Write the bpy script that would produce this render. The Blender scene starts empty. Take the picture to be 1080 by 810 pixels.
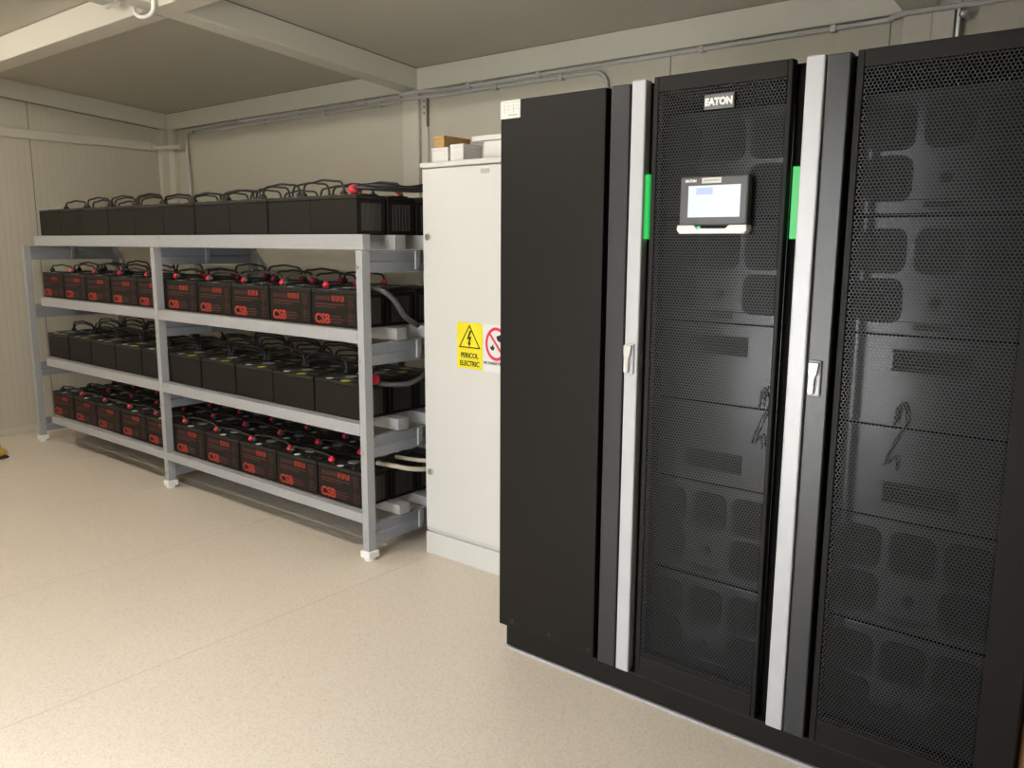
import bpy, math, random
import numpy as np
from mathutils import Vector, Matrix
random.seed(7)
S = bpy.context.scene
COL = S.collection
PI = math.pi

# ------------------------------------------------------------------ helpers
class MB:
    """collects geometry that becomes ONE mesh object"""
    def __init__(s): s.v = []; s.f = []; s.sm = []
    def add(s, verts, faces, smooth=False):
        o = len(s.v); s.v += [tuple(p) for p in verts]
        for f in faces: s.f.append(tuple(i + o for i in f)); s.sm.append(smooth)
        return s
    def box(s, x0, x1, y0, y1, z0, z1):
        v = [(x0,y0,z0),(x1,y0,z0),(x1,y1,z0),(x0,y1,z0),(x0,y0,z1),(x1,y0,z1),(x1,y1,z1),(x0,y1,z1)]
        return s.add(v, [(0,3,2,1),(4,5,6,7),(0,1,5,4),(1,2,6,5),(2,3,7,6),(3,0,4,7)])
    def hexa(s, v):                       # eight corners, bottom ring then top ring
        return s.add(v, [(0,3,2,1),(4,5,6,7),(0,1,5,4),(1,2,6,5),(2,3,7,6),(3,0,4,7)])
    def prism(s, pts, axis, a, b):        # closed 2-D outline extruded along an axis
        n = len(pts)
        def P(p, t): return {'x': (t,p[0],p[1]), 'y': (p[0],t,p[1]), 'z': (p[0],p[1],t)}[axis]
        v = [P(p,a) for p in pts] + [P(p,b) for p in pts]
        f = [tuple(range(n))[::-1], tuple(range(n, 2*n))] + [(i,(i+1)%n,(i+1)%n+n,i+n) for i in range(n)]
        return s.add(v, f)
    def cyl(s, c, r, h, axis='z', n=20, r2=None):
        r2 = r if r2 is None else r2
        v = []
        for t, rr in ((0, r), (h, r2)):
            for i in range(n):
                a = 2*PI*i/n; p, q = rr*math.cos(a), rr*math.sin(a)
                v.append({'x': (c[0]+t, c[1]+p, c[2]+q), 'y': (c[0]+p, c[1]+t, c[2]+q), 'z': (c[0]+p, c[1]+q, c[2]+t)}[axis])
        s.add(v, [tuple(range(n)), tuple(range(n, 2*n))])
        return s.add(v, [(i,(i+1)%n,(i+1)%n+n,i+n) for i in range(n)], True)
    def blob(s, c, rx, ry, rz, n=14, m=8):
        v = []; f = []
        for j in range(m+1):
            t = PI*j/m
            for i in range(n):
                a = 2*PI*i/n
                v.append((c[0]+rx*math.sin(t)*math.cos(a), c[1]+ry*math.sin(t)*math.sin(a), c[2]+rz*math.cos(t)))
        for j in range(m):
            for i in range(n): f.append((j*n+i, j*n+(i+1)%n, (j+1)*n+(i+1)%n, (j+1)*n+i))
        return s.add(v, f, True)
    def tube(s, pts, r, n=8, sub=6):
        P = smooth_path([Vector(p) for p in pts], sub)
        up = Vector((0.3,0.2,1)).normalized(); v = []; f = []
        prev = None
        for k, p in enumerate(P):
            t = (P[min(k+1,len(P)-1)] - P[max(k-1,0)]).normalized()
            if prev is None: nn = t.cross(up); nn = nn.normalized() if nn.length > 1e-4 else t.orthogonal().normalized()
            else:
                nn = (prev - t*prev.dot(t)); nn = nn.normalized() if nn.length > 1e-6 else t.orthogonal().normalized()
            prev = nn; b = t.cross(nn)
            for i in range(n):
                a = 2*PI*i/n; v.append(p + nn*(r*math.cos(a)) + b*(r*math.sin(a)))
        for k in range(len(P)-1):
            for i in range(n): f.append((k*n+i, k*n+(i+1)%n, (k+1)*n+(i+1)%n, (k+1)*n+i))
        s.add(v, f, True)
        L = (len(P)-1)*n
        return s.add(v, [tuple(range(n))[::-1], tuple(range(L, L+n))])
    def build(s, name, m, parent=None, bevel=0, seg=2):
        me = bpy.data.meshes.new(name)
        me.from_pydata([tuple(p) for p in s.v], [], s.f)
        me.polygons.foreach_set('use_smooth', s.sm)
        me.update()
        return link(name, me, m, parent, bevel, seg)

def smooth_path(P, sub):
    if sub <= 1 or len(P) < 3: return P
    out = []
    for i in range(len(P)-1):
        p0, p1, p2, p3 = P[max(i-1,0)], P[i], P[i+1], P[min(i+2,len(P)-1)]
        for k in range(sub):
            t = k/sub
            out.append(0.5*((2*p1)+(p2-p0)*t+(2*p0-5*p1+4*p2-p3)*t*t+(3*p1-p0-3*p2+p3)*t**3))
    out.append(P[-1]); return out

def link(name, me, m, parent=None, bevel=0, seg=2):
    o = bpy.data.objects.new(name, me); COL.objects.link(o)
    if m is not None and not me.materials: me.materials.append(m)
    if parent: o.parent = parent
    if bevel:
        b = o.modifiers.new('Bevel', 'BEVEL'); b.width = bevel; b.segments = seg; b.limit_method = 'ANGLE'; b.angle_limit = 0.7
        b.harden_normals = False
    return o
def tag(o, label, cat, group=None):
    o['label'] = label; o['category'] = cat
    if group: o['group'] = group
    return o
def thing(name, label, cat, loc=(0,0,0), group=None):
    o = bpy.data.objects.new(name, None); COL.objects.link(o); o.location = loc; o.empty_display_size = .05
    return tag(o, label, cat, group)
def struct(o):
    o['kind'] = 'structure'; return o
def copy_tree(o, parent=None):
    c = o.copy(); COL.objects.link(c); c.parent = parent
    for ch in list(o.children): copy_tree(ch, c)
    return c
def text_mesh(name, body, size, m, parent, loc, depth=0.0006, align='LEFT', sx=1.0, bold=0.0):
    """lettering that faces -Y, as a mesh"""
    cu = bpy.data.curves.new(name, 'FONT'); cu.body = body; cu.size = size; cu.extrude = depth; cu.align_x = align; cu.offset = bold
    cu.resolution_u = 3
    t = bpy.data.objects.new(name + '_src', cu); COL.objects.link(t)
    bpy.context.view_layer.update()
    me = bpy.data.meshes.new_from_object(t.evaluated_get(bpy.context.evaluated_depsgraph_get()))
    bpy.data.objects.remove(t); bpy.data.curves.remove(cu)
    me.transform(Matrix.Translation(loc) @ Matrix.Rotation(PI/2, 4, 'X') @ Matrix.Diagonal((sx,1,1,1)))
    me.name = name; me.materials.clear()
    return link(name, me, m, parent)

# ------------------------------------------------------------------ materials
def mat(name, col, rough=.5, metal=0, spec=.5, emit=None, estr=0, noise=0, nscale=40, bump=0, bscale=300, coat=0):
    m = bpy.data.materials.new(name); m.use_nodes = True
    n = m.node_tree.nodes; l = m.node_tree.links; p = n['Principled BSDF']
    p.inputs['Base Color'].default_value = (*col, 1); p.inputs['Roughness'].default_value = rough
    p.inputs['Metallic'].default_value = metal; p.inputs['Specular IOR Level'].default_value = spec
    p.inputs['Coat Weight'].default_value = coat
    if emit: p.inputs['Emission Color'].default_value = (*emit, 1); p.inputs['Emission Strength'].default_value = estr
    if noise or bump:
        tc = n.new('ShaderNodeTexCoord')
    if noise:
        t = n.new('ShaderNodeTexNoise'); t.inputs['Scale'].default_value = nscale; t.inputs['Detail'].default_value = 5
        l.new(tc.outputs['Object'], t.inputs['Vector'])
        r = n.new('ShaderNodeValToRGB'); r.color_ramp.elements[0].position = .3; r.color_ramp.elements[1].position = .7
        r.color_ramp.elements[0].color = (*[c*(1-noise) for c in col], 1); r.color_ramp.elements[1].color = (*[min(1,c*(1+noise)) for c in col], 1)
        l.new(t.outputs['Fac'], r.inputs['Fac']); l.new(r.outputs['Color'], p.inputs['Base Color'])
    if bump:
        t = n.new('ShaderNodeTexNoise'); t.inputs['Scale'].default_value = bscale; t.inputs['Detail'].default_value = 3
        l.new(tc.outputs['Object'], t.inputs['Vector'])
        b = n.new('ShaderNodeBump'); b.inputs['Strength'].default_value = bump; b.inputs['Distance'].default_value = .002
        l.new(t.outputs['Fac'], b.inputs['Height']); l.new(b.outputs['Normal'], p.inputs['Normal'])
    return m

def floor_mat():
    m = mat('speckled_vinyl', (.69,.61,.51), .42)
    n = m.node_tree.nodes; l = m.node_tree.links; p = n['Principled BSDF']
    tc = n.new('ShaderNodeTexCoord')
    v = n.new('ShaderNodeTexVoronoi'); v.inputs['Scale'].default_value = 210; l.new(tc.outputs['Object'], v.inputs['Vector'])
    r = n.new('ShaderNodeValToRGB'); cr = r.color_ramp
    cr.elements[0].position = 0; cr.elements[0].color = (0.705,0.622,0.522,1); cr.elements[1].position = 1; cr.elements[1].color = (0.661,0.579,0.479,1)
    for pos, c in ((.35,(0.713,0.631,0.531,1)),(.62,(0.687,0.605,0.505,1)),(.85,(0.609,0.526,0.431,1))):
        e = cr.elements.new(pos); e.color = c
    sep = n.new('ShaderNodeSeparateColor'); l.new(v.outputs['Color'], sep.inputs['Color'])
    l.new(sep.outputs['Red'], r.inputs['Fac'])
    t = n.new('ShaderNodeTexNoise'); t.inputs['Scale'].default_value = 1.6; t.inputs['Detail'].default_value = 4
    l.new(tc.outputs['Object'], t.inputs['Vector'])
    mr = n.new('ShaderNodeMapRange'); mr.inputs['To Min'].default_value = .94; mr.inputs['To Max'].default_value = 1.04
    l.new(t.outputs['Fac'], mr.inputs['Value'])
    mx = n.new('ShaderNodeVectorMath'); mx.operation = 'SCALE'
    l.new(r.outputs['Color'], mx.inputs[0]); l.new(mr.outputs['Result'], mx.inputs['Scale'])
    l.new(mx.outputs['Vector'], p.inputs['Base Color'])
    return m

def panel_mat(name, axis, col, pitch=.045):
    """sandwich panel with fine vertical ribs"""
    m = mat(name, col, .45)
    n = m.node_tree.nodes; l = m.node_tree.links; p = n['Principled BSDF']
    tc = n.new('ShaderNodeTexCoord'); sep = n.new('ShaderNodeSeparateXYZ'); l.new(tc.outputs['Object'], sep.inputs['Vector'])
    ma = n.new('ShaderNodeMath'); ma.operation = 'DIVIDE'; ma.inputs[1].default_value = pitch; l.new(sep.outputs[axis], ma.inputs[0])
    fr = n.new('ShaderNodeMath'); fr.operation = 'PINGPONG'; fr.inputs[1].default_value = .5; l.new(ma.outputs[0], fr.inputs[0])
    sm = n.new('ShaderNodeMapRange'); sm.interpolation_type = 'SMOOTHSTEP'; sm.inputs['From Min'].default_value = .1; sm.inputs['From Max'].default_value = .3
    l.new(fr.outputs[0], sm.inputs['Value'])
    b = n.new('ShaderNodeBump'); b.inputs['Strength'].default_value = .45; b.inputs['Distance'].default_value = .0012
    l.new(sm.outputs['Result'], b.inputs['Height']); l.new(b.outputs['Normal'], p.inputs['Normal'])
    return m

WALLC = (.53,.50,.42)
M = dict(
    floor=floor_mat(),
    wallx=panel_mat('ribbed_panel_back', 'X', WALLC), wally=panel_mat('ribbed_panel_side', 'Y', WALLC),
    ceil=mat('ceiling_sheet', (.45,.425,.36), .5), beam=mat('painted_beam', (.62,.595,.52), .45),
    seam=mat('joint_and_gap_shade', (.20,.19,.16), .7), trunk=mat('trunking_plastic', (.58,.555,.48), .4),
    conduit=mat('grey_conduit', (.50,.49,.48), .45), white_cable=mat('white_cable', (.80,.79,.76), .4),
    rack=mat('rack_grey_paint', (.355,.36,.375), .45, noise=.03), rack_d=mat('rack_grey_shaded', (.25,.265,.295), .45, noise=.03),  # rack_d: darker rack grey, the cross rails' side shade put into the colour
    foot=mat('white_plastic_foot', (.85,.84,.82), .4), bolt=mat('zinc_bolt', (.6,.6,.6), .35, .8),
    batt=mat('battery_plastic', (.012,.0098,.008), .55, spec=.2, bump=.15, bscale=900), lid=mat('battery_lid', (.015,.014,.0125), .45, spec=.3),
    rib=mat('battery_rib', (.040,.037,.034), .4),
    red=mat('red_print', (.36,.03,.016), .6), red_dim=mat('faded_red_print', (.060,.014,.010), .6), boot_r=mat('red_terminal_cap', (.62,.02,.045), .3),
    boot_k=mat('black_terminal_cap', (.015,.015,.015), .4), cable=mat('black_cable', (.012,.012,.012), .38),
    vent=mat('grey_vent_plug', (.22,.23,.22), .4), wsticker=mat('white_sticker', (.75,.75,.72), .5), ysticker=mat('yellow_sticker', (.62,.55,.06), .5),
    beige=mat('beige_cable', (.52,.46,.38), .5), dgrey=mat('dark_grey_cable', (.06,.055,.055), .45),
    cab=mat('light_grey_enamel', (.63,.63,.615), .38), cab_line=mat('cabinet_joint', (.45,.44,.41), .6), plate=mat('grey_nameplate', (.42,.42,.40), .45),
    chrome=mat('chrome_lock', (.75,.75,.75), .25, .9),
    yellow=mat('yellow_sign', (.80,.70,.02), .45), black=mat('black_print', (.01,.01,.01), .6), white=mat('white_sign', (.72,.72,.73), .45), signred=mat('sign_red', (.70,.03,.08), .5),
    card=mat('brown_cardboard', (.46,.28,.11), .75, noise=.06), wbox=mat('white_carton', (.72,.70,.69), .6),
    ups=mat('black_powder_coat', (.0095,.0078,.0068), .5, spec=.2, bump=.12, bscale=1400), ups_band=mat('dark_grey_satin', (.028,.029,.033), .33, spec=.5),
    ups_in=mat('black_recess', (.004,.004,.004), .7, spec=.08), meshm=mat('black_perforated_sheet', (.022,.0225,.025), .40, spec=.28),
    strip=mat('silver_strip', (.50,.51,.54), .36, .1), led=mat('green_light', (.0,.08,.02), .35, emit=(.004,.46,.065), estr=1.0),
    module=mat('module_faceplate', (.022,.024,.028), .15, .35, noise=.05), fan=mat('fan_plastic', (.004,.004,.004), .6, spec=.15), guard=mat('fan_hub', (.02,.02,.022), .4),
    bezel=mat('display_bezel', (.075,.073,.078), .4), screen=mat('lit_screen', (.05,.05,.06), .3, emit=(.80,.88,.97), estr=1.0),
    screen_b=mat('lit_screen_menu', (.05,.05,.06), .3, emit=(.50,.60,.82), estr=1.0), chin=mat('white_chin', (.84,.84,.86), .3),
    letter=mat('white_lettering', (.88,.88,.88), .4), badge=mat('badge_grey', (.14,.14,.14), .45), greenled=mat('green_indicator', (.05,.5,.3), .3, emit=(.1,.8,.4), estr=.8),
    paper=mat('paper_label', (.66,.66,.63), .5), ink=mat('grey_ink', (.28,.28,.28), .6), hlite=mat('chrome_handle', (.86,.86,.86), .18, .35),
    base=mat('pale_floor_strip', (.42,.43,.46), .4), lamp=mat('lamp_body', (.62,.62,.58), .4), diff=mat('lamp_diffuser', (.60,.62,.56), .25),
    lit=mat('lit_diffuser', (.8,.8,.78), .4, emit=(1,.925,.81), estr=82),
    boot=mat('yellow_brown_suede', (.66,.47,.06), .8), sole=mat('dark_sole', (.04,.03,.02), .7), heel=mat('brown_heel', (.45,.30,.06), .75),
    wood=mat('brown_board', (.34,.19,.09), .7), ground=mat('outdoor_concrete', (.55,.55,.53), .8),
)

# ------------------------------------------------------------------ camera
F, H = 865.4, 1.42
def rotm(a, b, c):
    Ry = np.array([[math.cos(a),0,math.sin(a)],[0,1,0],[-math.sin(a),0,math.cos(a)]])
    Rx = np.array([[1,0,0],[0,math.cos(b),-math.sin(b)],[0,math.sin(b),math.cos(b)]])
    Rz = np.array([[math.cos(c),-math.sin(c),0],[math.sin(c),math.cos(c),0],[0,0,1]])
    return Rz @ Rx @ Ry
R = rotm(.6818, .1683, .0057)
w2 = lambda r: Vector((r[0], r[2], -r[1]))
X, Y, Z = w2(R[0]), -w2(R[1]), -w2(R[2])
cam = bpy.data.cameras.new('camera'); co = bpy.data.objects.new('camera', cam); COL.objects.link(co)
co.matrix_world = Matrix(((X.x,Y.x,Z.x,0),(X.y,Y.y,Z.y,0),(X.z,Y.z,Z.z,H),(0,0,0,1)))
cam.sensor_width = 36; cam.sensor_fit = 'HORIZONTAL'; cam.lens = 36*F/1080; cam.clip_start = .02
S.camera = co

# ------------------------------------------------------------------ room
XL, XR, YF, YB = -6.68, 1.9, -.70, 3.68
SL = .085
def zc(y): return 2.463 + SL*(3.65 - y)            # sloping ceiling
struct(MB().box(XL-.1, XR+.1, YF-.1, YB+.1, -.08, 0).build('floor', M['floor']))
s = MB()
for x in (-5.57,-4.565,-3.57,-2.565): s.box(x-.0012, x+.0012, YF, YB, 0, .0004)
struct(s.build('trim_1', mat('floor_weld', (.50,.44,.36), .5)))
m = MB(); m.hexa([(XL-.1,YF-.1,zc(YF-.1)),(XR+.1,YF-.1,zc(YF-.1)),(XR+.1,YB+.1,zc(YB+.1)),(XL-.1,YB+.1,zc(YB+.1)),
        (XL-.1,YF-.1,zc(YF-.1)+.1),(XR+.1,YF-.1,zc(YF-.1)+.1),(XR+.1,YB+.1,zc(YB+.1)+.1),(XL-.1,YB+.1,zc(YB+.1)+.1)])
struct(m.build('ceiling', M['ceil']))
struct(MB().box(XL-.1, XR+.1, YB, YB+.08, 0, zc(YB)).build('wall_back', M['wallx']))
def sidewall(name, x0, x1):
    v = [(x0,YF-.1,0),(x1,YF-.1,0),(x1,YB,0),(x0,YB,0),(x0,YF-.1,zc(YF-.1)),(x1,YF-.1,zc(YF-.1)),(x1,YB,zc(YB)),(x0,YB,zc(YB))]
    return struct(MB().hexa(v).build(name, M['wally']))
sidewall('wall_left', XL-.08, XL)
sidewall('wall_right', XR, XR+.08)
DX0, DX1, DZ = -2.25, -1.22, 2.10                     # open doorway in the wall behind the camera
m = MB(); zt = zc(YF)
m.box(XL, DX0, YF-.08, YF, 0, zt).box(DX1, XR, YF-.08, YF, 0, zt).box(DX0, DX1, YF-.08, YF, DZ, zt)
struct(m.build('wall_front', M['wallx']))
# panel joints
m = MB()
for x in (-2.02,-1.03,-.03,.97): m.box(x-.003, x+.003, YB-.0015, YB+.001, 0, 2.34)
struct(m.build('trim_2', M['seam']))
m = MB()
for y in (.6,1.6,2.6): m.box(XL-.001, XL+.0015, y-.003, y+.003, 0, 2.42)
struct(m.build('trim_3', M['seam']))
# skirting
struct(MB().box(XL, XL+.012, YF, YB, 0, .055).build('baseboard_left', M['trunk'], bevel=.003))
struct(MB().box(XL+.012, XR, YB-.012, YB, 0, .055).build('baseboard_back', M['trunk'], bevel=.003))
# steel roof frame: perimeter and inner beams, corner and wall columns
struct(MB().box(XL, XR, 3.65, YB, 2.333, 2.462).build('trim_4', M['beam'], bevel=.004))
def slope_beam(x0, x1, y0, y1, dz0, dz1):
    return MB().hexa([(x0,y0,zc(y0)+dz0),(x1,y0,zc(y0)+dz0),(x1,y1,zc(y1)+dz0),(x0,y1,zc(y1)+dz0),
                      (x0,y0,zc(y0)+dz1),(x1,y0,zc(y0)+dz1),(x1,y1,zc(y1)+dz1),(x0,y1,zc(y1)+dz1)])
struct(slope_beam(XL, -6.65, YF, 3.65, -.125, -.001).build('trim_5', M['beam'], bevel=.004))
struct(slope_beam(-3.845, -3.71, YF, 3.65, -.128, -.002).build('trim_6', M['beam'], bevel=.006))
struct(slope_beam(-.98, -.845, YF, 3.65, -.128, -.002).build('trim_7', M['beam'], bevel=.006))
zb = zc(2.10)
for k, (a, b) in enumerate(((-6.65,-3.845),(-3.71,-.98),(-.845,XR))):
    m = MB(); y0, y1 = 2.03, 2.155
    m.hexa([(a,y0,zb-.132),(b,y0,zb-.132),(b,y1,zb-.132),(a,y1,zb-.132),(a,y0,zc(y0)-.002),(b,y0,zc(y0)-.002),(b,y1,zc(y1)-.002),(a,y1,zc(y1)-.002)])
    struct(m.build('trim_%d' % (8+k), M['beam'], bevel=.005))
# dark joints between roof sheets and beams; strips below beams paint in shadowed gaps
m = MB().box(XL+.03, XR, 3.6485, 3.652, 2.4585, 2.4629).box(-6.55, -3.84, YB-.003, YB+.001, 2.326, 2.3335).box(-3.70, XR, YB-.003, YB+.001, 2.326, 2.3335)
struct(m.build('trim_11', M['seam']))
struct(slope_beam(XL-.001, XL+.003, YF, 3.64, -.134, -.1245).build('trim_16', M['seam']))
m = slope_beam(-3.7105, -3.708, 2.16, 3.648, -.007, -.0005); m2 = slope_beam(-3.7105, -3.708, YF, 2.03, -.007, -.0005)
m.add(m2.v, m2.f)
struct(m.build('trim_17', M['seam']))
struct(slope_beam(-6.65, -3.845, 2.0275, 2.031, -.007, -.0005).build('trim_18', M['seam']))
# columns
struct(MB().box(-6.68, -6.55, 3.645, YB, 0, 2.333).box(-6.68, -6.63, 3.58, YB, 0, 2.333).build('trim_12', M['beam'], bevel=.004))
struct(MB().box(-3.84, -3.70, 3.645, YB, 0, 2.34).box(-3.70, -3.645, 3.668, YB, 0, 2.30).build('trim_13', M['beam'], bevel=.004))
struct(MB().box(-.975, -.79, 3.645, YB, 0, 2.34).box(-.872, -.868, 3.640, 3.646, 0, 2.34).build('trim_14', M['beam'], bevel=.004))
# angle brackets on the middle column
m = MB()
for z in (2.27, 2.235, 2.20): m.cyl((-3.672, 3.666, z), .008, .012, 'y', 8)
struct(m.box(-3.648, -3.642, 3.66, 3.68, 2.12, 2.30).build('trim_15', M['seam']))

# ------------------------------------------------------------------ fixed services
tr = thing('cable_trunking', 'long cream cable trunking along the left wall above the battery rack', 'cable trunking', (XL, 0, 2.19))
def rel(o, e):                                         # keep world coordinates when parenting to an Empty
    o.parent = e; o.matrix_parent_inverse = Matrix.Translation(e.location).inverted(); return o
rel(MB().box(XL, XL+.035, YF, 3.51, 2.162, 2.228).build('trunking_body', M['trunk'], bevel=.004), tr)
rel(MB().box(XL, XL+.042, 3.505, 3.55, 2.165, 2.215).tube([(XL+.025,3.53,2.188),(XL+.06,3.585,2.185),(XL+.20,3.60,2.18),(XL+.33,3.605,2.178)], .017, 10).build('end_pipe', M['trunk'], bevel=.003), tr)

def conduit(name, label, pts, r=.011, clips=()):
    e = thing(name, label, 'conduit', pts[0], 'grey conduits under the back roof beam')
    rel(MB().tube(pts, r, 10, 5).build('pipe', M['conduit']), e)
    for (x, y, z) in clips: rel(MB().box(x-.012, x+.012, y-r-.003, YB-.0008, z-r-.004, z+r+.004).build('clip', M['conduit'], bevel=.003), e)
    return e
ye, yo = 3.662, 3.628
conduit('conduit', 'upper grey conduit running the whole length of the back wall under the beam',
   [(-6.25,ye,2.312),(-5.5,ye,2.317),(-4.5,ye,2.317),(-3.92,ye,2.317),(-3.865,ye,2.317),(-3.83,yo,2.319),(-3.77,yo,2.319),(-3.68,yo,2.318),(-3.55,3.645,2.316),(-3.4,ye,2.315),(-2.5,ye,2.318),(-1.6,ye,2.318),(-1.08,ye,2.318),(-1.02,3.645,2.32),(-.985,yo,2.324),(-.88,yo,2.324),(-.77,yo,2.322),(-.6,yo,2.322),(.5,yo,2.32),(1.85,yo,2.32)],
   clips=[(x, ye, 2.317) for x in (-5.6,-4.9,-4.2,-3.3,-2.8,-1.85,-1.25)])
conduit('conduit', 'lower grey conduit that bends down the wall behind the black cabinet',
   [(-6.22,ye,2.286),(-5.5,ye,2.286),(-4.5,ye,2.286),(-3.92,ye,2.286),(-3.865,ye,2.286),(-3.83,yo,2.287),(-3.77,yo,2.287),(-3.68,yo,2.286),(-3.55,3.645,2.286),(-3.4,ye,2.288),(-2.9,ye,2.288),(-2.52,ye,2.288),(-2.43,ye,2.283),(-2.38,ye,2.255),(-2.368,ye,2.21),(-2.368,ye,2.10),(-2.368,ye,1.2)],
   clips=[(x, ye, 2.286) for x in (-5.3,-4.6,-4.05,-3.1,-2.65)])
conduit('conduit', 'grey conduit dropping down the wall at the left back corner', [(-6.25,3.655,2.290),(-6.32,3.655,2.29),(-6.352,3.655,2.262),(-6.358,3.655,2.20),(-6.352,3.655,2.0),(-6.34,3.655,1.8),(-6.34,3.655,.001)], .012)
m = MB().tube([(-3.695,2.0,zc(2.0)-.01),(-3.694,2.0,2.52),(-3.692,2.0,2.47),(-3.70,2.0,2.44),(-3.74,2.0,2.425),(-3.80,2.0,2.428),(-3.845,2.0,2.445),(-3.86,2.0,2.47),(-3.862,2.0,2.55),(-3.862,2.0,zc(2.0)-.01)], .0085, 8)
tag(m.build('hanging_cable', M['white_cable']), 'white cable looped under the ceiling beam crossing', 'cable')
# roof bolt beside right wall column
m = MB().box(-.779,-.767,3.625,YB,2.20,2.345).cyl((-.752,3.60,2.285), .010, .08, 'y', 12).blob((-.752,3.60,2.285), .016,.012,.016)
tag(m.build('wall_bolt', M['bolt'], bevel=.001), 'shiny bolt on bracket beside the wall column above the right black door', 'bolt')
LX, LY = -2.95, .80
lf = thing('ceiling_light', 'unlit strip light on the ceiling at top left', 'ceiling light', (-4.03, 1.3, zc(1.3)))
def lampbox(x0,x1,y0,y1,d0,d1): return slope_beam(x0,x1,y0,y1,d0,d1)
rel(lampbox(-4.10,-3.955,.75,2.0,-.035,-.001).build('lamp_body', M['lamp'], bevel=.006), lf)
rel(lampbox(-4.085,-3.97,.78,1.97,-.095,-.036).build('diffuser', M['diff'], bevel=.02, seg=4), lf)
rel(lampbox(-4.095,-3.96,1.972,1.992,-.10,-.036).build('end_cap', M['lamp'], bevel=.006), lf)

for LX, lab in ((-2.75,'lit strip light on the ceiling in front of the right half of the rack'), (-5.25,'lit strip light on the ceiling in front of the left half of the rack')):
    lg = thing('ceiling_light', lab, 'ceiling light', (LX, LY, zc(LY)), 'lit ceiling strip lights')
    rel(lampbox(LX-.62, LX+.62, LY-.05, LY+.05, -.035, -.001).build('lamp_body', M['lamp'], bevel=.006), lg)
    rel(lampbox(LX-.60, LX+.60, LY-.04, LY+.04, -.075, -.036).build('diffuser', M['lit'], bevel=.015, seg=3), lg)

# ------------------------------------------------------------------ battery rack
RK = thing('battery_rack', 'long grey steel rack with four shelves of batteries', 'rack', (-4.5, 2.66, 0))
LV = [(1.395,1.46),(.990,1.046),(.575,.630),(.171,.217)]     # beam bottom / top of each shelf, top shelf first
RX = [-2.722, -4.475, -6.262]                                 # right faces of the three frames
for x in RX:
    for y0, y1 in ((2.336,2.379),(2.955,2.998)):
        # open C profile post
        p = [(x-.040,y0),(x,y0),(x,y1),(x-.012,y1),(x-.012,y1-.004),(x-.004,y1-.004),(x-.004,y0+.004),(x-.036,y0+.004),(x-.036,y1-.004),(x-.028,y1-.004),(x-.028,y1),(x-.040,y1)]
        po = rel(MB().prism(p, 'z', .03, 1.392).build('post', M['rack']), RK)
        ft = MB().prism([(x-.050,y0-.010),(x+.010,y0-.010),(x+.010,y1+.010),(x-.050,y1+.010)], 'z', .012, .046).cyl((x-.02,(y0+y1)/2,0), .026, .013, 'z', 18)
        f = ft.build('foot', M['foot'], po, bevel=.005)
        if y0 < 2.5:
            for (zb0, zt0) in LV: MB().cyl((x-.028, y0-.006, zb0-.075), .007, .008, 'y', 6).build('bolt_head', M['bolt'], po)
            for z in (.10,.14): MB().cyl((x-.030, y0-.003, z), .004, .005, 'y', 6).build('bolt_head', M['bolt'], po)
    for (zb0, zt0) in LV:
        t = zb0-.003; bo = t-.095
        p = [(x-.030,bo),(x+.001,bo),(x+.001,t-.052),(x-.008,t-.044),(x-.008,t-.008),(x+.003,t-.006),(x+.003,t),(x-.030,t)]
        cr = rel(MB().prism(p, 'y', 2.3795, 2.9545).build('cross_rail', M['rack_d']), RK)
        # splice plate with a chamfered lower corner
        q = [(2.645,t-.004),(2.672,t-.004),(2.672,t-.060),(2.655,t-.085),(2.645,t-.085)]
        pl = MB().prism(q, 'x', x+.001, x+.012).build('splice_plate', M['rack'], cr)
for li, (z0, z1) in enumerate(LV):
    bays = ((-6.075,-4.402),(-4.398,-2.715)) if li == 0 else ((-6.05,-4.517),(-4.474,-2.764))
    for (a, b) in bays:
        rel(MB().box(a, b, 2.336, 2.3785, z0, z1).build('shelf_beam', M['rack'], bevel=.002), RK)
    for (a, b) in ((-6.20,-4.402),(-4.398,-2.719)):
        for (y0, y1) in ((2.525,2.590),(2.700,2.765),(2.885,2.950)):
            rel(MB().box(a, b, y0, y1, z0, z1-.001).build('shelf_beam', M['rack'], bevel=.002), RK)
for x in (-4.475, -6.262):
    rel(MB().hexa([(x+.0,2.975,1.36),(x+.02,2.975,1.38),(x+1.12,2.975,.33),(x+1.10,2.975,.31),
                   (x+.0,2.979,1.36),(x+.02,2.979,1.38),(x+1.12,2.979,.33),(x+1.10,2.979,.31)]).build('diagonal_brace', M['rack']), RK)

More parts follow.
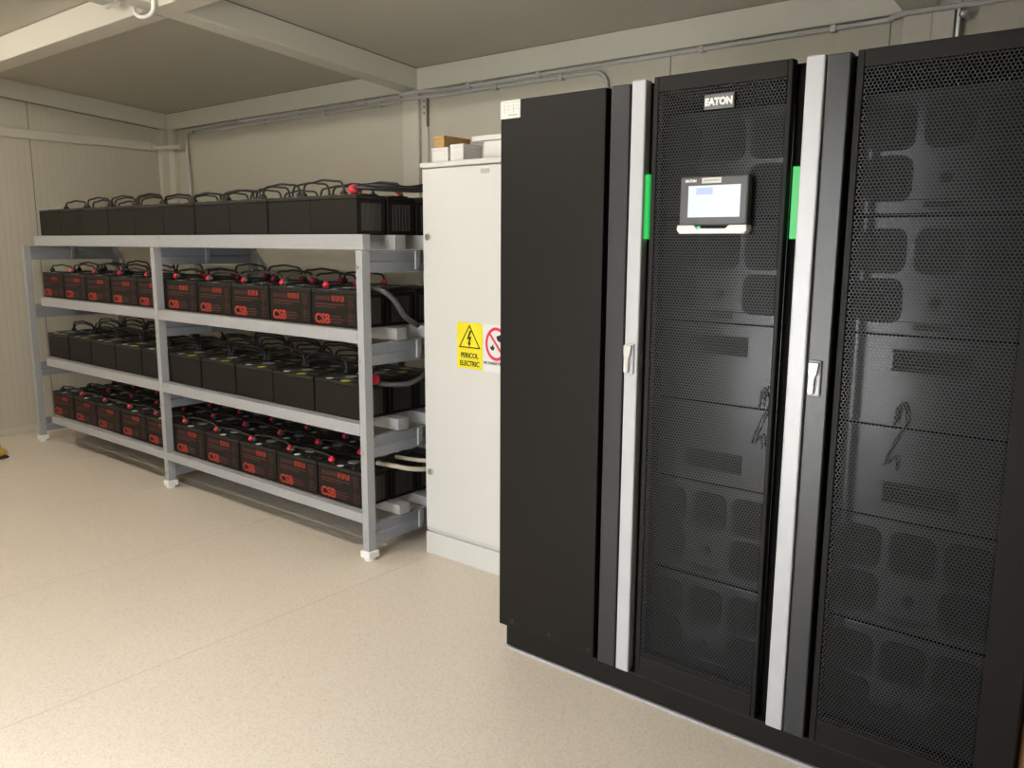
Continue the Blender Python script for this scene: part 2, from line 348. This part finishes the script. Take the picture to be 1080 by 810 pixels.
# ------------------------------------------------------------------ batteries
BW, BD, BH = .319, .166, .172
def lettering_front(par, y):
    text_mesh('maker_lettering', 'CSB', .060, M['red'], par, (-.138, y-.0008, .014), .0004, sx=1.05, bold=.0021)
    m = MB()
    rr = random.Random(3)
    for k in range(3):                                      # small print beside the maker's letters
        m.box(-.030, .050+.012*(k%2), y-.0009, y, .018+.013*k, .024+.013*k)
    m.build('small_print', M['red_dim'], par)
    m = MB()
    x = -.130
    while x < -.03: w = rr.uniform(.006,.012); m.box(x, x+w, y-.0009, y, .118, .136); x += w+.005
    m.box(-.132, .075, y-.0009, y, .098, .104).box(-.132, .02, y-.0009, y, .086, .091)
    m.build('small_print', M['red_dim'], par)
    m = MB()
    for (a, b, c, d) in ((.10,.135,.118,.140),(.10,.135,.094,.110),(.10,.14,.016,.036),(.10,.14,.046,.060)):
        m.box(a, b, y-.0009, y, c, c+.003).box(a, b, y-.0009, y, d-.003, d).box(a, a+.003, y-.0009, y, c, d).box(b-.003, b, y-.0009, y, c, d)
    m.box(.112, .116, y-.0008, y, .02, .135)
    m.build('mark', M['red_dim'], par)
    m = MB()                                                # the larger model figures at the top, too blurred to read
    for x, w, h in ((-.014,.004,.024),(-.005,.006,.027),(.006,.003,.020),(.014,.005,.027),(.026,.007,.026),(.037,.003,.018),(.045,.005,.027),(.058,.008,.026),(.070,.003,.022)):
        m.box(x, x+w, y-.0009, y, .141-h, .141)
    m.build('model_figures', M['red'], par)
def make_battery(kind):
    t = thing('battery', 'x', 'battery')
    m = MB()
    b = MB().box(-BW/2, BW/2, 0, BD, 0, BH-.022).build('case', M['batt'], t, bevel=.004)
    for sx in (-1, 1):                                      # vertical ribs moulded into the two end walls
        ribs = MB(); x = sx*BW/2
        for k in range(6):
            y = .030 + k*.0195
            ribs.box(min(x,x+sx*.003), max(x,x+sx*.003), y, y+.006, .018, BH-.040)
        ribs.box(min(x,x+sx*.0008), max(x,x+sx*.0008), .026, .140, .016, BH-.038)
        ribs.build('ribbed_end', M['rib'], t)
    MB().box(-BW/2, BW/2, 0, BD, BH-.021, BH-.004).box(-BW/2+.02, BW/2-.02, .045, BD-.02, BH-.005, BH+.002).build('lid', M['lid'], t, bevel=.003)
    fl = kind != 'printed'
    yt = (BD-.030) if fl else .030
    for sx, nm in ((-1,'positive_terminal'),(1,'negative_terminal')):
        MB().cyl((sx*.073, yt, BH-.004), .010, .008, 'z', 12).build(nm, M['boot_k'], t)
    MB().cyl((.00,BD*.55,BH+.0015), .030, .003, 'z', 20).build('vent_plug', M['vent'], t)
    if kind == 'printed':
        lettering_front(t, 0)
        MB().cyl((-.018,.022,BH-.0045), .017, .0012, 'z', 18).build('round_sticker', M['wsticker'], t)
    else:
        MB().cyl((-.075,.024,BH-.0045), .018, .0012, 'z', 18).build('round_sticker', M['wsticker'], t)
        MB().cyl((.040,.024,BH-.0045), .024, .0012, 'z', 18).build('round_sticker', M['ysticker'], t)['label'] = 'yellow round sticker'
    return t
protos = {k: make_battery(k) for k in ('plain','printed')}
used = set()
ORD = ['first','second','third','fourth','fifth','sixth','seventh','eighth','ninth','tenth']
SHELF = ['the top shelf','the second shelf down','the third shelf down','the bottom shelf']
SH2 = ['top shelf','second shelf down','third shelf down','bottom shelf']
KIND = ['plain','printed','plain','printed']
def jumper(label, group, xa, xb, y, z, h, red_at_b, strands=1, spread=.012):
    t = thing('jumper_cable', label, 'cable', ((xa+xb)/2, y, z), group)
    L = (xb-xa)/2
    for k in range(strands):
        hh = h*(1-.34*k) + random.uniform(-.006,.006); yy = k*spread; q = random.uniform(-.008,.008)
        pts = [(-L,0,.006),(-L+.002,yy*.5,hh*.55),(-L+.022,yy,hh*.90),(-L*.45,yy,hh+q*.3),(0+q,yy,hh+.006),(L*.45,yy,hh),(L-.022,yy,hh*.90),(L-.002,yy*.5,hh*.55),(L,0,.006)]
        MB().tube(pts, .0054, 7, 4).build('cable', M['cable'], t)
    for x, red in ((-L, False), (L, red_at_b)):
        b = MB().blob((x,0,.010), .0185,.017,.0135, 12, 7).cyl((x,0,.012), .011, .014, 'z', 10, .008)
        b.build('terminal_boot', M['boot_r' if red else 'boot_k'], t)
    return t
BX = {}
for li in range(4):
    x0, pitch = ((-6.02,.3243) if li == 0 else (-6.115,.3303))
    zt = LV[li][1] + .0005
    for row in range(3):
        yf = (2.360 if li == 0 else 2.3815) + row*.178
        for k in range(10):
            p = protos[KIND[li]]
            o = p if KIND[li] not in used else copy_tree(p); used.add(KIND[li])
            xc = x0 + pitch*(k+.5) + random.uniform(-.0008,.0008); o.location = (xc, yf + random.uniform(0,.004), zt)
            BX[(li,row,k)] = o.location.copy()
            what = 'plain black battery' if KIND[li] == 'plain' else 'black battery with red lettering'
            rw = ('front row','middle row','back row')[row]
            o['label'] = '%s, %s, %s, %s from left' % (what, SH2[li], rw, ORD[k])
            o['group'] = 'batteries on %s, %s' % (SHELF[li], rw)
for li in range(4):
    plain = KIND[li] == 'plain'
    for row in range(3):
        for k in range(9):
            A, B = BX[(li,row,k)], BX[(li,row,k+1)]
            yt = A.y + ((BD-.030) if plain else .028)
            z = A.z + BH + .004
            xa, xb = A.x - .073 + .014, B.x - .073 - .014
            if li == 0: h, st = .050 + .009*row + random.uniform(-.006,.012) + (.012 if k > 6 else 0), 1
            elif li == 1: h, st = .046 + .008*row + random.uniform(-.006,.010), 1
            elif li == 2: h, st = .075 + random.uniform(-.006,.012), 2
            if li == 2 and k == 4: h = .050
            if li == 1 and k == 4: h = .040
            if li == 3: h, st = .034 + random.uniform(-.006,.006), 1
            rw = ('front','middle','back')[row]
            jumper('black jumper cable between %s and %s %s-row batteries, %s' % (ORD[k], ORD[k+1], rw, SH2[li]),
                   'jumper cables on %s, %s row' % (SHELF[li], rw), xa, xb, yt, z, h, not plain, st)
def lead(label, mt, pts, r, red=None, cat='cable', boot=.02):
    t = thing('battery_lead', label, cat, pts[0])
    rel(MB().tube(pts, r, 10, 6).build('cable', M[mt]), t)
    if red: rel(MB().blob(red, boot*1.35, boot, boot*.95).cyl((red[0],red[1],red[2]-boot*.6), boot*.7, boot*1.2, 'z', 10, boot*.5).build('terminal_cap', M['boot_r']), t)
    return t
zt1, zt2, zt3, zt4 = (LV[i][1]+BH for i in range(4))
lead('thick black cable from red cap on the last top-shelf battery to the white cabinet', 'cable', [(-2.86,2.40,zt1+.022),(-2.80,2.41,zt1+.028),(-2.72,2.50,zt1+.022),(-2.66,2.62,zt1+.022),(-2.64,2.75,zt1+.03),(-2.637,2.90,zt1+.028),(-2.637,3.05,zt1+.026)], .011, (-2.845,2.41,zt1+.022), boot=.024)
lead('thick black cable from the rear red cap at the right end of the top shelf', 'cable', [(-2.93,2.47,zt1+.040),(-2.80,2.55,zt1+.045),(-2.74,2.62,zt1+.034),(-2.69,2.68,zt1+.045),(-2.66,2.76,zt1+.065),(-2.665,2.90,zt1+.05),(-2.665,3.05,zt1+.045)], .011, (-2.79,2.62,zt1+.024), boot=.018)
lead('dark grey cable sagging over the right end of the second shelf', 'dgrey', [(-2.84,2.43,zt2+.018),(-2.77,2.42,zt2+.016),(-2.69,2.43,zt2-.004),(-2.655,2.46,zt2-.045),(-2.64,2.50,zt2-.11),(-2.66,2.60,zt2-.16)], .012)
lead('dark grey cable looping from the red cap at the right end of third shelf', 'dgrey', [(-2.84,2.42,zt3+.012),(-2.75,2.46,zt3-.004),(-2.68,2.53,zt3-.006),(-2.655,2.60,zt3+.012),(-2.66,2.66,zt3+.04),(-2.70,2.70,zt3+.06)], .011, (-2.775,2.43,zt3+.018), boot=.026)
lead('beige cable crossing the right end of the bottom shelf, in front', 'beige', [(-2.84,2.50,zt4+.018),(-2.74,2.51,zt4+.020),(-2.68,2.56,zt4+.006),(-2.645,2.64,zt4-.006),(-2.635,2.78,zt4-.02)], .011)
lead('beige cable at the right end of the bottom shelf, farther back', 'beige', [(-2.84,2.62,zt4+.025),(-2.74,2.635,zt4+.025),(-2.67,2.68,zt4+.022),(-2.65,2.80,zt4+.015)], .010)

# ------------------------------------------------------------------ white electrical cabinet
EC = thing('electrical_cabinet', 'tall off-white metal cabinet between the battery rack and the black cabinet', 'cabinet', (-2.23, 2.8, 0))
CX0, CX1, CY0, CY1 = -2.617, -1.83, 2.585, 3.02
rel(MB().box(CX0, CX1, CY0+.016, CY1, .105, 1.742).build('cabinet_body', M['cab'], bevel=.003), EC)
rel(MB().box(CX0+.006, CX1-.006, CY0+.004, CY1-.01, 0, .104).build('plinth', M['cab'], bevel=.002), EC)
rel(MB().box(CX0-.001, CX1+.001, CY0-.004, CY1+.002, 1.743, 1.765).build('top_cap', M['cab'], bevel=.004), EC)
dr = rel(MB().box(CX0+.012, CX1-.012, CY0, CY0+.014, .128, 1.738).build('door', M['cab'], bevel=.004), EC)
def sub(o, p): o.parent = p; return o
for z in (1.45, .397):
    sub(MB().cyl((-2.570,CY0-.010,z), .014, .012, 'y', 20, .015).box(-2.5715,-2.5685,CY0-.0115,CY0-.009,z-.008,z+.008).build('lock', M['chrome']), dr)
rel(MB().box(-2.268,-2.222,CY0-.0015,CY0,1.705,1.724).build('nameplate', M['plate']), EC)
# danger sign
sg = rel(MB().box(-2.404,-2.258,CY0-.0012,CY0-.0002,.894,1.092).build('warning_sign', M['yellow']), EC)
sg['label'] = 'yellow electric danger sign'
yy = CY0-.0022
def ring_tri(pts, w, y0, y1):
    c = (sum(p[0] for p in pts)/3, sum(p[1] for p in pts)/3)
    inn = [(c[0]+(p[0]-c[0])*w, c[1]+(p[1]-c[1])*w) for p in pts]
    m = MB()
    for i in range(3):
        a, b, c2, d = pts[i], pts[(i+1)%3], inn[(i+1)%3], inn[i]
        m.prism([a,b,c2,d], 'y', y0, y1)
    return m
sub(ring_tri([(-2.393,.984),(-2.270,.984),(-2.3315,1.084)], .86, yy, yy+.001).build('triangle', M['black']), sg)
bolt = [(-2.330,1.058),(-2.346,1.020),(-2.334,1.023),(-2.338,1.006),(-2.343,1.007),(-2.331,.990),(-2.324,1.009),(-2.330,1.007),(-2.320,1.034),(-2.333,1.031),(-2.319,1.058)]
sub(MB().prism(bolt, 'y', yy, yy+.001).build('lightning_bolt', M['black']), sg)
sub(text_mesh('lettering', 'PERICOL', .030, M['black'], None, (-2.331,yy,.942), .0004, 'CENTER', .86, .0006), sg)
sub(text_mesh('lettering', 'ELECTRIC', .030, M['black'], None, (-2.331,yy,.907), .0004, 'CENTER', .86, .0006), sg)
# prohibition sign, partly behind the black cabinet
pg = rel(MB().box(-2.256,-2.110,CY0-.0012,CY0-.0002,.894,1.092).build('prohibition_sign', M['white']), EC)
pg['label'] = 'white sign with red prohibition ring'
m = MB(); c = (-2.183, 1.012); n = 40
for i in range(n):
    a, b = 2*PI*i/n, 2*PI*(i+1)/n
    m.prism([(c[0]+.058*math.cos(a),c[1]+.070*math.sin(a)),(c[0]+.058*math.cos(b),c[1]+.070*math.sin(b)),(c[0]+.047*math.cos(b),c[1]+.057*math.sin(b)),(c[0]+.047*math.cos(a),c[1]+.057*math.sin(a))], 'y', yy, yy+.001)
m.prism([(-2.224,1.054),(-2.218,1.061),(-2.142,.970),(-2.148,.963)], 'y', yy-.0004, yy+.001)
sub(m.build('prohibition_ring', M['signred']), pg)
m = MB().prism([(-2.182,1.044),(-2.160,1.052),(-2.150,1.040),(-2.160,1.020),(-2.176,1.028)], 'y', yy, yy+.001)
m.prism([(-2.216,.995),(-2.206,.985),(-2.196,.985),(-2.190,1.0),(-2.196,.998),(-2.200,1.012),(-2.206,1.0),(-2.210,1.003)], 'y', yy, yy+.001)
sub(m.build('pictogram', M['black']), pg)
sub(text_mesh('lettering', 'NU STINGE CU APA', .0155, M['black'], None, (-2.250,yy,.925), .0004, 'LEFT', .93, .0003), pg)

# boxes on top of the cabinet
def carton(name, label, x0, x1, y0, y1, z0, z1, mt, lid=True):
    e = thing(name, label, 'box', ((x0+x1)/2, (y0+y1)/2, z0), 'boxes on the white cabinet')
    rel(MB().box(x0, x1, y0, y1, z0, z1-.012 if lid else z1).build('box_body', M[mt], bevel=.002), e)
    if lid: rel(MB().box(x0-.001, x1+.001, y0-.001, y1+.001, z1-.0115, z1).build('lid', M[mt], bevel=.002), e)
    return e
TZ = 1.7655
carton('carton', 'low white carton at the left front edge of the white cabinet top', -2.590,-2.494, 2.63, 2.80, TZ, 1.829, 'wbox')
carton('carton', 'small white carton standing alone beside the low carton on the cabinet', -2.475,-2.401, 2.625, 2.745, TZ, 1.836, 'wbox')
carton('cardboard_box', 'brown cardboard box lying on a white carton on the cabinet', -2.605,-2.545, 2.66, 2.83, 1.830, 1.883, 'card')
carton('carton', 'tall white carton behind the black cabinet edge, under a flat lid', -2.340,-2.10, 2.685, 2.90, TZ, 1.846, 'wbox', False)
carton('flat_box', 'flat white box resting on top of the tall white carton', -2.393,-2.06, 2.67, 2.95, 1.847, 1.868, 'wbox', False)

# ------------------------------------------------------------------ black three-bay cabinet
UP = thing('power_supply_cabinet', 'large black three-bay power cabinet with two perforated doors', 'cabinet', (-.98, 2.5, 0))
UY, UD, UZ = 2.12, 2.98, 1.880
UX0, UX1 = -1.774, -.185
# carcass: sides, top, bottom, back and the dark recesses between the doors
m = MB()
m.box(UX0+.004, -1.2130, UY+.0305, UD, .080, UZ-.004)                      # closed left bay
m.box(-.188, UX1, UY+.032, UD, .080, UZ-.004)                            # right side
m.box(-1.252, -.188, UD-.02, UD, .080, UZ-.004)                           # back
m.box(-1.252, -.188, UY+.032, UD-.02, UZ-.03, UZ-.004)                   # top
m.box(-1.252, -.188, UY+.032, UD-.02, .080, .10)                          # bottom
m.box(-.8185, -.664, UY+.0305, UD-.02, .10, UZ-.03)                         # partition between the bays
rel(m.build('cabinet_body', M['ups_in']), UP)
rel(MB().box(-1.741, UX1-.004, UY+.002, UD-.01, .008, .0785).build('plinth', M['ups'], bevel=.002), UP)
rel(MB().box(-1.746, UX1, UY-.005, UY+.0015, 0, .0060).build('floor_strip', M['base']), UP)
pn = rel(MB().box(UX0, -1.372, UY, UY+.030, .079, UZ-.005).build('side_panel', M['ups'], bevel=.003), UP)
for x in (-1.715,-1.551,-1.390): sub(MB().cyl((x,UY-.0015,.104), .008, .003, 'y', 10).build('screw', M['black']), pn)
st = sub(MB().box(-1.7735,-1.6925,UY-.0012,UY-.0002,1.819,1.8745).build('sticker', M['paper']), pn); st['label'] = 'white paper label'
m = MB()
for z in (1.868,1.857,1.847): m.box(-1.765,-1.70,UY-.0016,UY-.0011,z,z+.0008)
for x in (-1.757,-1.742,-1.72): m.box(x,x+.0008,UY-.0016,UY-.0011,1.835,1.866)
m.box(-1.742,-1.704,UY-.0016,UY-.0011,1.8275,1.8305)
sub(m.build('ruled_lines', M['ink']), st)
# dark bands
rel(MB().box(-1.352,-1.288,UY-.004,UY+.030,.079,UZ-.004).build('front_band', M['ups_band'], bevel=.004), UP)
b2 = rel(MB().box(-.733,-.676,UY-.004,UY+.030,.079,UZ+.001).build('front_band', M['ups_band'], bevel=.004), UP)
# fixed part under the doors
rel(MB().box(-1.3725,UX1,UY+.0005,UY+.031,.079,.0835).build('lower_rail', M['ups'], bevel=.001), UP)
# silver strips
s1 = rel(MB().box(-1.2815,-1.236,UY-.006,UY+.030,.079,UZ+.002).build('silver_strip', M['strip'], bevel=.004), UP)
s2 = rel(MB().box(-.784,-.737,UY-.006,UY+.030,.079,UZ+.004).build('silver_strip', M['strip'], bevel=.004), UP)
for x0, x1 in ((-1.2358,-1.2215),(-.806,-.7843)):
    lb = rel(MB().box(x0, x1, UY+.006, UY+.030, 1.438, 1.621).build('light_bar', M['led'], bevel=.002), UP); lb['label'] = 'glowing green light bar'
def handle(x0, x1, par):
    z0, z1 = 1.038, 1.131
    h = MB().box(x0, x1, UY-.012, UY-.0045, z0, z1).build('door_handle', M['strip'], par, bevel=.004)
    w = x1-x0; xm = x0 + w*.43
    g = MB().prism([(x0+w*.08,z1-.004),(x1-w*.10,z1-.004),(x1-w*.22,z1-.034),(x1-w*.36,z1-.044),(x1-w*.40,z0+.006),(x0+w*.12,z0+.006),(x0+w*.14,z1-.044),(x0+w*.08,z1-.028)], 'y', UY-.022, UY-.012)
    g.cyl((xm,UY-.0235,z0+.034), .0035, .003, 'y', 10)
    g = g.build('grip', M['hlite'], par, bevel=.003); sub(g, par)
handle(-1.279,-1.246,s1); handle(-.727,-.694,b2)

def honeycomb(x0, x1, z0, z1, y, p=.0090, open_=.74):
    Ro = p/math.sqrt(3); Ri = Ro*open_; dz = p*math.sqrt(3)/2
    nx = int((x1-x0)/p); nz = int((z1-z0)/dz)
    ii, jj = np.meshgrid(np.arange(nx), np.arange(nz)); ii = ii.ravel(); jj = jj.ravel()
    cx = x0 + p*(.5+ii) + (jj % 2)*p*.5 - p*.25; cz = z0 + dz*(.5+jj)
    a = np.arange(6)*PI/3 + PI/6
    V = np.zeros((len(cx), 12, 3)); V[:,:,1] = y
    V[:,:6,0] = cx[:,None] + Ro*np.cos(a); V[:,:6,2] = cz[:,None] + Ro*np.sin(a)
    V[:,6:,0] = cx[:,None] + Ri*np.cos(a); V[:,6:,2] = cz[:,None] + Ri*np.sin(a)
    q = np.array([[k,(k+1)%6,(k+1)%6+6,k+6] for k in range(6)])
    Q = (np.arange(len(cx))*12)[:,None,None] + q[None]
    me = bpy.data.meshes.new('perforated_sheet')
    me.vertices.add(V.shape[0]*12); me.vertices.foreach_set('co', V.reshape(-1))
    nq = Q.shape[0]*6
    me.loops.add(nq*4); me.loops.foreach_set('vertex_index', Q.reshape(-1).astype(np.int32))
    me.polygons.add(nq); me.polygons.foreach_set('loop_start', np.arange(nq, dtype=np.int32)*4)
    me.update(calc_edges=True); me.validate()
    return me
def door(x0, x1, z0, z1, mx0, mx1, mz0, mz1):
    m = MB(); y0, y1 = UY-.002, UY+.028
    m.box(x0, mx0, y0, y1, z0, z1).box(mx1, x1, y0, y1, z0, z1).box(mx0, mx1, y0, y1, mz1, z1).box(mx0, mx1, y0, y1, z0, mz0)
    d = rel(m.build('door', M['ups'], bevel=.0025), UP)
    o = link('perforated_sheet', honeycomb(mx0-.004, mx1+.004, mz0-.004, mz1+.006, UY+.0015), M['meshm']); sub(o, d)
    return d
D1 = door(-1.2125,-.8175, .084, UZ+.004, -1.197,-.830, .150, 1.842)
D2 = door(-.662, UX1, .084, UZ+.002, -.645,-.268, .150, 1.842)
# brand badge and display on the middle door
bd = sub(MB().box(-1.054,-.968,UY-.008,UY-.0005,1.780,1.819).build('brand_badge', M['badge'], bevel=.002), D1)
bt = text_mesh('brand_lettering', 'EATON', .0255, M['letter'], None, (-1.0115,UY-.009,1.7905), .0006, 'CENTER', .92, .0016); rel(bt, UP)
ds = rel(MB().box(-1.104,-.906,UY-.030,UY-.003,1.474,1.605).build('display', M['bezel'], bevel=.005), UP)
sub(MB().box(-1.0775,-.9275,UY-.0315,UY-.0295,1.496,1.580).build('screen', M['screen']), ds)
sub(MB().box(-1.054,-1.006,UY-.0322,UY-.0314,1.556,1.574).build('screen_menu', M['screen_b']), ds)
ch = [(-1.106,1.475),(-1.056,1.475),(-1.046,1.466),(-.964,1.466),(-.954,1.475),(-.904,1.475),(-.903,1.462),(-.911,1.452),(-1.099,1.452),(-1.107,1.462)]
sub(MB().prism(ch, 'y', UY-.036, UY-.006).build('lower_bezel', M['chin'], bevel=.002), ds)
sub(MB().box(-1.047,-1.038,UY-.034,UY-.030,1.467,1.472).build('status_light', M['greenled'], bevel=.001), ds)
sub(MB().box(-1.039,-.983,UY-.0312,UY-.0298,1.5855,1.600).build('label_strip', M['paper']), ds)
sub(MB().box(-1.032,-.990,UY-.0316,UY-.0311,1.592,1.5942).build('label_print', M['ink']), ds)
sub(text_mesh('brand_lettering', 'EATON', .0095, M['letter'], None, (-1.0715,UY-.0306,1.590), .0004, 'CENTER', 1.0, .0005), ds)

# power modules behind the doors
FY = 2.215
def rsq(cx, cz, h, r, n=4):
    out = []
    for (sx, sz, a0) in ((1,1,0),(-1,1,PI/2),(-1,-1,PI),(1,-1,1.5*PI)):
        for k in range(n+1):
            a = a0 + PI/2*k/n; out.append((cx+sx*(h-r)+r*math.cos(a), cz+sz*(h-r)+r*math.sin(a)))
    return out
def fan_at(x, z, par, proto=[None]):
    if proto[0] is None:
        m = MB().prism(rsq(0,0,.056,.028), 'y', -.004, 0)
        me_ = m; me_.cyl((0,-.007,0), .020, .004, 'y', 16)
        for k in range(7):
            a = 2*PI*k/7
            p1 = (.019*math.cos(a), .019*math.sin(a)); p2 = (.046*math.cos(a+.35), .046*math.sin(a+.35)); p3 = (.046*math.cos(a+.85), .046*math.sin(a+.85)); p4 = (.019*math.cos(a+.6), .019*math.sin(a+.6))
            me_.add([(p1[0],-.0065,p1[1]),(p2[0],-.0065,p2[1]),(p3[0],-.0045,p3[1]),(p4[0],-.0045,p4[1])], [(0,1,2,3)])
        o = me_.build('fan', M['fan'], par); proto[0] = o
    else:
        o = proto[0].copy(); COL.objects.link(o); o.parent = par
    o.location = (x, FY-.0005, z)
    return o
def power_module(x0, x1, ztop, cols):
    zbot = ztop-.292
    m = MB().box(x0, x1, FY, FY+.05, zbot, ztop)
    m.box(x0, x1, FY-.003, FY, zbot+.004, zbot+.034)
    p = rel(m.build('power_module', M['module'], bevel=.002), UP)
    for c in cols: fan_at(c, ztop-.083, p)
    fan_at(cols[0], ztop-.208, p); fan_at(cols[2], ztop-.208, p)
    q = MB().cyl((cols[1],FY-.004,ztop-.208), .014, .004, 'y', 16).box(cols[1]-.045,cols[1]+.045,FY-.004,FY,ztop-.278,ztop-.262)
    sub(q.build('latch', M['fan']), p)
for (x0, x1, cols) in ((-1.2125,-.8210,(-1.165,-1.033,-.905)), (-.662,-.190,(-.598,-.466,-.336))):
    for zt in (1.793, 1.493, .716, .414): power_module(x0, x1, zt, cols)
    for (z0, z1, vz) in ((.965,1.198,1.137),(.720,.962,.790)):
        m = MB().box(x0, x1, FY, FY+.04, z0, z1)
        p = rel(m.build('blank_plate', M['module'], bevel=.002), UP)
        v = MB().box(cols[1]-.085, cols[1]+.095, FY-.003, FY-.0005, vz-.028, vz+.028)
        for k in range(5): v.box(cols[1]-.080, cols[1]+.090, FY-.006, FY-.003, vz-.024+k*.0105, vz-.019+k*.0105)
        sub(v.build('vent_grille', M['fan']), p)
    xk = cols[0] + (.26 if x0 < -1 else .05)
    rel(MB().tube([(xk+.02,FY-.012,1.02),(xk+.018,FY-.018,.97),(xk+.03,FY-.016,1.03),(xk+.045,FY-.014,.985),(xk+.022,FY-.016,.93),(xk+.0,FY-.014,.865),(xk+.025,FY-.014,.89),(xk+.03,FY-.012,.855)], .0028, 7).build('wiring_loom', M['cable']), UP)

# ------------------------------------------------------------------ things at the edges
sh = thing('work_shoe', 'yellow-brown shoe on the floor at the left edge', 'shoe', (-5.985, 1.965, 0))
P = lambda x, y, z: (-5.985+x, 1.965+y, z)
m = MB(); m.prism([(-5.985+a, 1.965+b) for a, b in ((.045,-.03),(.05,.02),(.03,.05),(-.10,.05),(-.20,.055),(-.245,.02),(-.245,-.02),(-.20,-.05),(-.10,-.04),(.02,-.045))], 'z', 0, .012)
rel(m.build('sole', M['sole'], bevel=.004), sh)
m = MB().tube([P(.012,0,.044),P(-.05,0,.046),P(-.12,0,.046),P(-.19,0,.040),P(-.225,0,.034)], .034, 12, 4).tube([P(-.03,0,.07),P(-.08,0,.085),P(-.11,0,.10)], .030, 12, 4)
rel(m.build('upper', M['boot']), sh)
rel(MB().tube([P(.030,-.028,.04),P(.042,0,.045),P(.030,.030,.04)], .018, 8, 4).tube([P(.034,-.012,.06),P(.038,0,.07),P(.034,.014,.06)], .012, 8, 3).build('heel_counter', M['heel']), sh)
wb = MB().hexa([(-.180,2.135,0),(-.05,2.135,0),(-.05,2.160,0),(-.180,2.160,0),(-.180,2.15,.30),(-.05,2.15,.30),(-.05,2.175,.30),(-.180,2.175,.30)])
tag(wb.build('wooden_board', M['wood'], bevel=.002), 'brown board standing at the right side of the black cabinet', 'board')

# ------------------------------------------------------------------ daylight
struct(MB().box(-14, 12, -16, YF-.1, -.10, -.02).build('ground', M['ground']))
W = bpy.data.worlds.new('sky'); S.world = W; W.use_nodes = True
n = W.node_tree.nodes; l = W.node_tree.links; bg = n['Background']
# overcast sky: bright overhead, dimmer towards the horizon
tc = n.new('ShaderNodeTexCoord'); sp = n.new('ShaderNodeSeparateXYZ'); l.new(tc.outputs['Generated'], sp.inputs['Vector'])
rp = n.new('ShaderNodeValToRGB'); l.new(sp.outputs['Z'], rp.inputs['Fac'])
rp.color_ramp.elements[0].position = .02; rp.color_ramp.elements[0].color = (.42,.42,.41,1)
rp.color_ramp.elements[1].position = .45; rp.color_ramp.elements[1].color = (.90,.95,1.0,1)
l.new(rp.outputs['Color'], bg.inputs['Color']); bg.inputs['Strength'].default_value = 16.0
sl = bpy.data.lights.new('sun', 'SUN'); sl.energy = 60; sl.angle = .01; sl.color = (1,.95,.87)      # high behind the building: lights the ground outside the door only
so = bpy.data.objects.new('sun', sl); COL.objects.link(so); so.location = (0,6,12); so.rotation_euler = (-math.radians(28), math.radians(6), 0)
for x0, x1, z0, z1 in ((DX0,DX1,0,DZ),):
    la = bpy.data.lights.new('daylight_portal', 'AREA'); la.shape = 'RECTANGLE'; la.size = x1-x0; la.size_y = z1-z0
    la.cycles.is_portal = True                         # guides sampling of the sky through the opening
    lo = bpy.data.objects.new('daylight_portal', la); COL.objects.link(lo); lo.location = ((x0+x1)/2, YF-.04, (z0+z1)/2)
    lo.rotation_euler = (PI/2, 0, 0)

vs = S.view_settings
vs.view_transform = 'Standard'; vs.look = 'None'; vs.gamma = 1; vs.use_curve_mapping = False; vs.exposure = 0.0
S.cycles.max_bounces = 12; S.cycles.diffuse_bounces = 8; S.cycles.use_denoising = True
